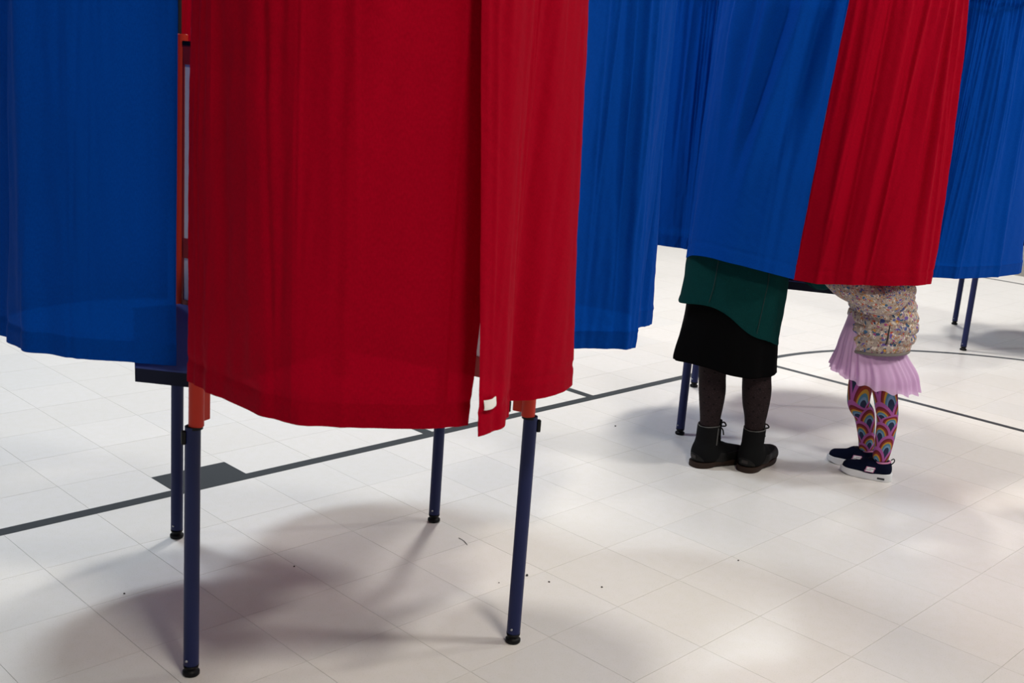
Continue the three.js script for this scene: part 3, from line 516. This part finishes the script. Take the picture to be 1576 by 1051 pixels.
// the child
P.leggings = std({ roughness: 0.85, map: canvasTex(512, 512, (x, w, h) => {
  x.translate(0, h); x.scale(1, -1); x.fillStyle = '#a8549a'; x.fillRect(0, 0, w, h);
  const cols = ['#a8549a', '#6d1526', '#8c2a1c', '#b98a2a', '#4a7a94', '#6f8fb0', '#1b2747'], cw = w / 3, rh = h / 7;
  for (let j = -1; j <= 8; j++) for (let i = -1; i <= 4; i++) {
    const cx = (i + (j & 1) * 0.5 + 0.25) * cw, cy = (j + 1) * rh;
    cols.forEach((c, k) => { const R = cw * (k ? 0.50 - k * 0.058 : 0.55); x.fillStyle = c; x.beginPath(); x.arc(cx, cy, R, Math.PI, 0); x.bezierCurveTo(cx + R, cy + rh * 0.5, cx + R * 0.35, cy + rh * (0.75 - k * 0.05), cx, cy + rh * (1.05 - k * 0.04)); x.bezierCurveTo(cx - R * 0.35, cy + rh * (0.75 - k * 0.05), cx - R, cy + rh * 0.5, cx - R, cy); x.fill(); });
  }
}) });
P.jacket = std({ roughness: 0.75, side: THREE.DoubleSide, map: canvasTex(1024, 1024, (x, w, h) => {
  x.fillStyle = '#a99a8e'; x.fillRect(0, 0, w, h); const r = rng(9);
  const put = (cols, n, a, b) => { for (let i = 0; i < n; i++) { x.fillStyle = cols[Math.floor(r() * cols.length)]; const px = r() * w, py = r() * h, R = mix(a, b, r()), t = r() * 7; x.beginPath(); x.ellipse(px, py, R, R * mix(0.3, 0.8, r()), t, 0, 7); x.fill(); } };
  put(['#d8cabb', '#c9b7a4', '#dccfc4'], 900, 6, 16); put(['#8e6a52', '#9a7a4c', '#a86a4c', '#7a5a6a', '#8a8090'], 2600, 4, 11);
  put(['#4b5a9a', '#2f5f86', '#6a50a0', '#2f4d6a'], 520, 6, 17); put(['#cc8e35', '#c0523f', '#a0407a'], 380, 5, 13); put(['#d6cabd', '#c9c3ce'], 1100, 2, 6); put(['#4a3a38', '#5a4a58'], 1300, 1, 3);
}) });
P.binding = std({ color: 0x77716c, roughness: 0.9 }); P.zipper = std({ color: 0x3a3638, roughness: 0.7 });
P.tulle = phy({ color: 0xeac4ea, roughness: 0.66, transmission: 0.45, thickness: 0, sheen: 0.3, sheenColor: new THREE.Color(0xe8c8ee), side: THREE.DoubleSide });
P.mesh = phy({ color: 0x0c1228, roughness: 0.9, specularIntensity: 0.15 }); P.white = std({ color: 0xe4e6ea, roughness: 0.55 }); P.overlay = phy({ color: 0x080b18, roughness: 0.5, specularIntensity: 0.4 }); P.pink = std({ color: 0xc77fa8, roughness: 0.8 }); P.dark = std({ color: 0x30343c, roughness: 0.4 });
{
  const B = [1.53, 0, -4.50], f = [-0.92, 0, -0.392], rt = [0.392, 0, -0.92];      // rt: the child's right, away from the camera
  const o = thing('person', 'small child in a floral puffer jacket, pink tulle skirt and rainbow leggings', 'person', B);
  const A = (p, r) => [...p, r];
  const near = [[-0.005, 0.55, 0.022, 0.058], [0.038, 0.344, 0.06, 0.046], [0.055, 0.269, 0.06, 0.041], [0.058, 0.175, 0.06, 0.037], [0.052, 0.07, 0.06, 0.03]];
  const far = [[-0.03, 0.55, -0.03, 0.062], [-0.03, 0.31, -0.08, 0.046], [0.005, 0.235, -0.08, 0.041], [0.028, 0.14, -0.08, 0.033], [0.035, 0.07, -0.08, 0.028]];
  const neck = [-0.06, 0.90, 0.0], head = [-0.11, 1.02, -0.02], shN = [0.02, 0.845, 0.095], shF = [-0.03, 0.845, -0.1], elN = [-0.06, 0.768, 0.135], wrN = [-0.205, 0.85, 0.03], elF = [-0.12, 0.79, -0.16], wrF = [-0.24, 0.86, -0.12];
  const bones = []; for (const L of [near, far].map(l => l.map(p => [p[0], p[1], p[2], p[3] - 0.011]))) for (let i = 0; i < 4; i++) bones.push([L[i], L[i + 1], 0.008]);
  bones.push([[-0.012, 0.57, 0.018, 0.058], [-0.02, 0.57, -0.018, 0.058], 0.03], [[-0.014, 0.62, 0, 0.066], [-0.03, 0.8, 0, 0.085], 0.04], [A(shN, 0.045), A(shF, 0.045), 0.05], [[-0.03, 0.8, 0, 0.07], A(neck, 0.04), 0.04], [A(neck, 0.04), A(head, 0.045), 0.03]);
  for (const [s, e, w] of [[shN, elN, wrN], [shF, elF, wrF]]) bones.push([A(s, 0.036), A(e, 0.03), 0.03], [A(e, 0.03), A(w, 0.022), 0.02]);
  const fHead = headField(head, f, 0.098);
  const gBody = bodyGeo(bones, 0.04, [-0.35, 0.03, -0.28], [0.25, 0.95, 0.27], 0.011);
  const gHead = sdfGeo((x, y, z) => smin(fHead(x, y, z), cone(x, y, z, A(neck, 0.04), A(head, 0.045)), 0.03), [head[0] - 0.13, 0.9, head[2] - 0.13], [head[0] + 0.13, 1.14, head[2] + 0.13], 0.005);
  const hands = [[wrN, 1], [wrF, -1]].map(([w, s]) => { const hb = handBones(w, [f[0], -0.05, f[2]], [rt[0] * s, 0, rt[2] * s], 0.11); return sdfGeo((x, y, z) => { let d = 9; for (const [a, b, k] of hb) d = smin(d, cone(x, y, z, a, b), k); return d; }, w.map(v => v - 0.12), w.map(v => v + 0.12), 0.0035); });
  part('body', mergeGeometries([gBody, gHead, ...hands]), P.skin, o);
  part('hair', hairGeo(head, f, 0.098, 0.8), P.hair, o);
  for (const L of [near, far]) part('leggings', sweep(L.map(p => [p[0], p[1], p[2], p[3] + 0.002]).map((p, i, a) => i === a.length - 1 ? [p[0], 0.075, p[2], p[3]] : p), 32, 60), P.leggings, o, 'pink leggings printed with rainbows');
  // tulle skirt: three gathered layers
  const tuTab = [[0.36, -0.012, 0, 0.20, 0.185], [0.44, -0.014, 0, 0.182, 0.165], [0.55, -0.035, 0, 0.138, 0.094], [0.70, -0.036, 0, 0.110, 0.075]];
  for (let k = 0; k < 3; k++) part('tulle_layer', gridGeo(220, 26, (u, v) => {
    const th = u * Math.PI * 2, c = Math.cos(th), s = Math.sin(th), kk = 1 - k * 0.06;
    const hem = 0.424 - 0.03 * c + 0.005 * Math.sin(th * 17) + k * 0.012 - 0.018 * s, y = mix(0.70, hem, v), T = tableAt(tuTab, y);
    const fold = (0.028 * Math.sin(th * 19 + k * 2.1 + 1.5 * Math.sin(th * 3)) + 0.022 * Math.sin(th * 37 + k + 2 * Math.sin(th * 2)) + 0.03 * noise2(th * 5, k)) * smooth(0.05, 1, v);
    return [T[1] + c * T[3] * kk * (1 + fold), y, s * T[4] * kk * (1 + fold), u * 6, v];
  }, true), P.tulle, o, 'lilac pink tulle');
  // quilted jacket
  const jt = [[0.53, -0.018, 0.0, 0.122, 0.122], [0.55, -0.016, 0.0, 0.128, 0.125], [0.607, -0.005, 0.0, 0.138, 0.132], [0.665, -0.002, 0.0, 0.14, 0.132], [0.718, -0.012, 0.0, 0.136, 0.128], [0.77, -0.02, 0.0, 0.128, 0.125], [0.825, -0.025, 0.0, 0.11, 0.12], [0.87, -0.04, 0.0, 0.09, 0.105], [0.905, -0.052, 0.0, 0.055, 0.06]];
  const hemJ = th => 0.548 - 0.012 * Math.sin(th) * 0 + 0.008 * Math.cos(th);
  const jFn = (inset) => (u, v) => {
    const th = u * Math.PI * 2, y = mix(hemJ(th), 0.905, v), T = tableAt(jt, y);
    const row = (y - 0.55) / 0.047 + 0.35 * Math.cos(th), q = Math.abs(Math.sin(row * Math.PI)), col = Math.abs(Math.sin(th * 2 + 0.3));
    const puff = (Math.pow(q, 0.45) - 0.7) * 0.085 + (Math.pow(col, 0.25) - 0.9) * 0.03 + 0.02 * noise2(th * 4, y * 30);
    const k = 1 + puff * smooth(0, 0.04, v) - inset;
    return [T[1] + Math.cos(th) * T[3] * k, y, T[2] + Math.sin(th) * T[4] * k, th * 0.13 * 1.7, y * 1.7];
  };
  const jk = part('jacket', gridGeo(160, 110, jFn(0), true), P.jacket, o, 'quilted floral puffer jacket');
  part('hem_binding', tube(Array.from({ length: 25 }, (_, i) => jFn(-0.01)(i / 24, 0.004).slice(0, 3)), 0.0065, 8, 72), P.binding, jk, 'grey elastic hem');
  const pk = (v) => { const p = jFn(-0.012)((1.68 - 0) / (2 * Math.PI), v); return p.slice(0, 3); };
  part('pocket_zip', tube([0.13, 0.2, 0.28, 0.36].map(pk), 0.0032, 6, 20), P.zipper, jk);
  const puffS = (t, v) => 0.07 * (Math.pow(Math.abs(Math.sin(v * 15)), 0.5) - 0.7);
  part('sleeve', sweep([[...shN, 0.066], [-0.01, 0.81, 0.118, 0.064], [...elN, 0.058], [-0.135, 0.79, 0.105, 0.056], [-0.21, 0.815, 0.05, 0.05], [-0.25, 0.85, 0.0, 0.042]], 24, 60, puffS), jk.material, jk);
  part('sleeve', sweep([[...shF, 0.06], [-0.07, 0.82, -0.135, 0.057], [...elF, 0.054], [-0.18, 0.815, -0.145, 0.048], [...wrF, 0.04]], 24, 60, puffS), jk.material, jk);
  // sneakers: ankle over the origin, toe along -z, length 0.205
  const up = sdfGeo((x, y, z) => {
    let d = cone(x, y, z, [0, 0.045, 0.025, 0.030], [0, 0.045, -0.03, 0.034]);
    d = smin(d, cone(x, y, z, [0, 0.042, -0.03, 0.034], [0.003, 0.033, -0.115, 0.028]), 0.02);
    d = smin(d, cone(x, y, z, [0, 0.05, 0.02, 0.03], [0, 0.068, 0.02, 0.031]), 0.02);
    d = smin(d, cone(x, y, z, [0, 0.05, -0.02, 0.03], [0, 0.056, -0.035, 0.026]), 0.02);
    d = Math.max(d, 0.024 - y, y - (0.078 + 0.25 * Math.max(0, z - 0.03) - 0.12 * Math.min(0, z + 0.0)));
    return Math.max(d, -cone(x, y, z, [0, 0.07, 0.014, 0.025], [0, 0.14, 0.014, 0.03]));
  }, [-0.06, 0, -0.17], [0.06, 0.13, 0.08], 0.0032);
  const so = new THREE.Shape(); so.moveTo(0, 0.06); so.bezierCurveTo(0.034, 0.06, 0.035, 0.02, 0.033, -0.01); so.bezierCurveTo(0.038, -0.06, 0.044, -0.14, 0.003, -0.148); so.bezierCurveTo(-0.036, -0.14, -0.036, -0.06, -0.033, -0.01); so.bezierCurveTo(-0.035, 0.02, -0.034, 0.06, 0, 0.06);
  const sg = new THREE.ExtrudeGeometry(so, { depth: 0.022, bevelEnabled: true, bevelSize: 0.003, bevelThickness: 0.003, bevelSegments: 3, curveSegments: 20 }); sg.rotateX(Math.PI / 2); sg.translate(0, 0.025, 0);
  { const q = sg.attributes.position; for (let i = 0; i < q.count; i++) { const z = q.getZ(i), y = q.getY(i); if (y > 0.014) q.setY(i, y + 0.006 * smooth(-0.02, 0.06, z) + 0.005 * smooth(-0.09, -0.15, z)); else q.setY(i, y + 0.010 * smooth(-0.1, -0.15, z)); } sg.computeVertexNormals(); }
  const emblem = new THREE.Shape(); [[-0.011, 0.007], [0.012, 0.007], [0.0135, 0.0025], [-0.004, 0.0025], [-0.0035, 0.001], [0.0115, 0.001], [0.009, -0.008], [-0.0145, -0.008], [-0.0155, -0.0035], [0.002, -0.0035], [0.0015, -0.002], [-0.0135, -0.002]].forEach((p, i) => i ? emblem.lineTo(...p) : emblem.moveTo(...p));
  const eg = (sc, d) => { const g = new THREE.ExtrudeGeometry(emblem, { depth: d, bevelEnabled: false }); g.scale(sc, sc, 1); return g; };
  for (const [x, z, dx, dz, s] of [[0.048, 0.06, -0.928, -0.372, 1], [0.03, -0.085, -0.96, -0.28, -1]]) {
    const b = new THREE.Group(); b.name = 'sneaker'; b.userData.label = 'navy mesh sneaker with thick white sole'; o.add(b); b.position.set(x, 0, z); b.rotation.y = Math.atan2(-dx, -dz);
    part('upper', up, P.mesh, b); const sl = part('sole', sg, P.white, b, 'white foam sole');
    for (const q of [-1, 1]) part('sole_window', rbox(0.003, 0.008, 0.03, 0.001, q * 0.0362, 0.013, 0.02), P.dark, sl);
    part('strap', sweep([[-0.030, 0.063, -0.030, 0.004, 0.012], [-0.018, 0.077, -0.033, 0.004, 0.012], [0, 0.083, -0.034, 0.004, 0.012], [0.018, 0.077, -0.033, 0.004, 0.012], [0.030, 0.063, -0.030, 0.004, 0.012]], 12, 24), P.overlay, b);
    const lg = []; for (let i = 0; i < 3; i++) lg.push(tube([[-0.018, 0.058 - i * 0.003, -0.052 - i * 0.013], [0, 0.072 - i * 0.0045, -0.054 - i * 0.013], [0.018, 0.058 - i * 0.003, -0.052 - i * 0.013]], 0.0025, 6, 10));
    part('laces', mergeGeometries(lg), P.overlay, b);
    const cr = []; for (let i = 0; i <= 20; i++) { const a = i / 20 * Math.PI * 2; cr.push([Math.cos(a) * 0.0285, 0.0785 + 0.004 * Math.sin(a), 0.015 + Math.sin(a) * 0.031]); }
    part('collar_trim', tube(cr, 0.004, 8, 40), P.pink, b, 'pink padded collar');
    part('heel_loop', tube([[0, 0.07, 0.05], [0, 0.088, 0.062], [0, 0.098, 0.058], [0, 0.09, 0.048]], 0.0024, 6, 16), P.overlay, b);
    for (const q of [-1, 1]) { const e0 = eg(1.5, 0.0082), e1 = eg(1.22, 0.0094); for (const e of [e0, e1]) { if (q > 0) e.rotateY(Math.PI / 2); else e.rotateY(-Math.PI / 2); e.rotateZ(q * 0.25); e.translate(q * 0.033, 0.045, -0.026); } const em = part('emblem', e1, P.white, b, 'white slanted emblem'); part('emblem_outline', e0, P.pink, b); }
  }
}
// ---------------------------------------------------------------- small litter on the floor
{
  const m = std({ color: 0x2b2622, roughness: 0.9 });
  const spots = [[0.103, -3.238, 0.0045, 'black crumb on the tiles, largest, just right of the near right leg'], [0.173, -3.204, 0.003, 'dark crumb right of the largest crumb by the near right leg'], [0.016, -3.172, 0.002, 'tiny dark crumb left of the near right leg'], [0.338, -3.195, 0.003, 'dark crumb in the faint shadow right of the near leg'], [0.818, -3.478, 0.003, 'dark crumb on a tile seam in front of the boots'], [-1.061, -2.917, 0.003, 'dark crumb on the tiles left of the two left legs'], [-0.624, -3.178, 0.003, 'dark crumb on the tiles under the near booth'], [0.507, -4.901, 0.004, 'dark crumb on the floor left of the middle booth']];
  for (const [x, z, r, l] of spots) { const g = new THREE.IcosahedronGeometry(r, 1), q = g.attributes.position; for (let i = 0; i < q.count; i++) { const k = 1 + 0.35 * noise3(q.getX(i) * 400, q.getY(i) * 400, q.getZ(i) * 400 + x * 50); q.setXYZ(i, q.getX(i) * k, q.getY(i) * k * 0.6, q.getZ(i) * k); } g.computeVertexNormals(); g.translate(0, r * 0.55, 0); const c = topMesh('crumb', g, m, l, 'crumb', 'crumbs on the floor'); c.position.set(x, 0, z); }
  const h = topMesh('thread', tube([[-0.016, 0.001, -0.026], [0.002, 0.0016, -0.004], [0.016, 0.001, 0.026]], 0.0009, 6, 16), m, 'thin dark thread lying right of the far right leg of the near booth', 'thread'); h.position.set(-0.114, 0, -3.466);
}
scene.traverse(o => { if (o.isMesh) { o.castShadow = true; o.receiveShadow = true; } });
renderer.render(scene, camera);
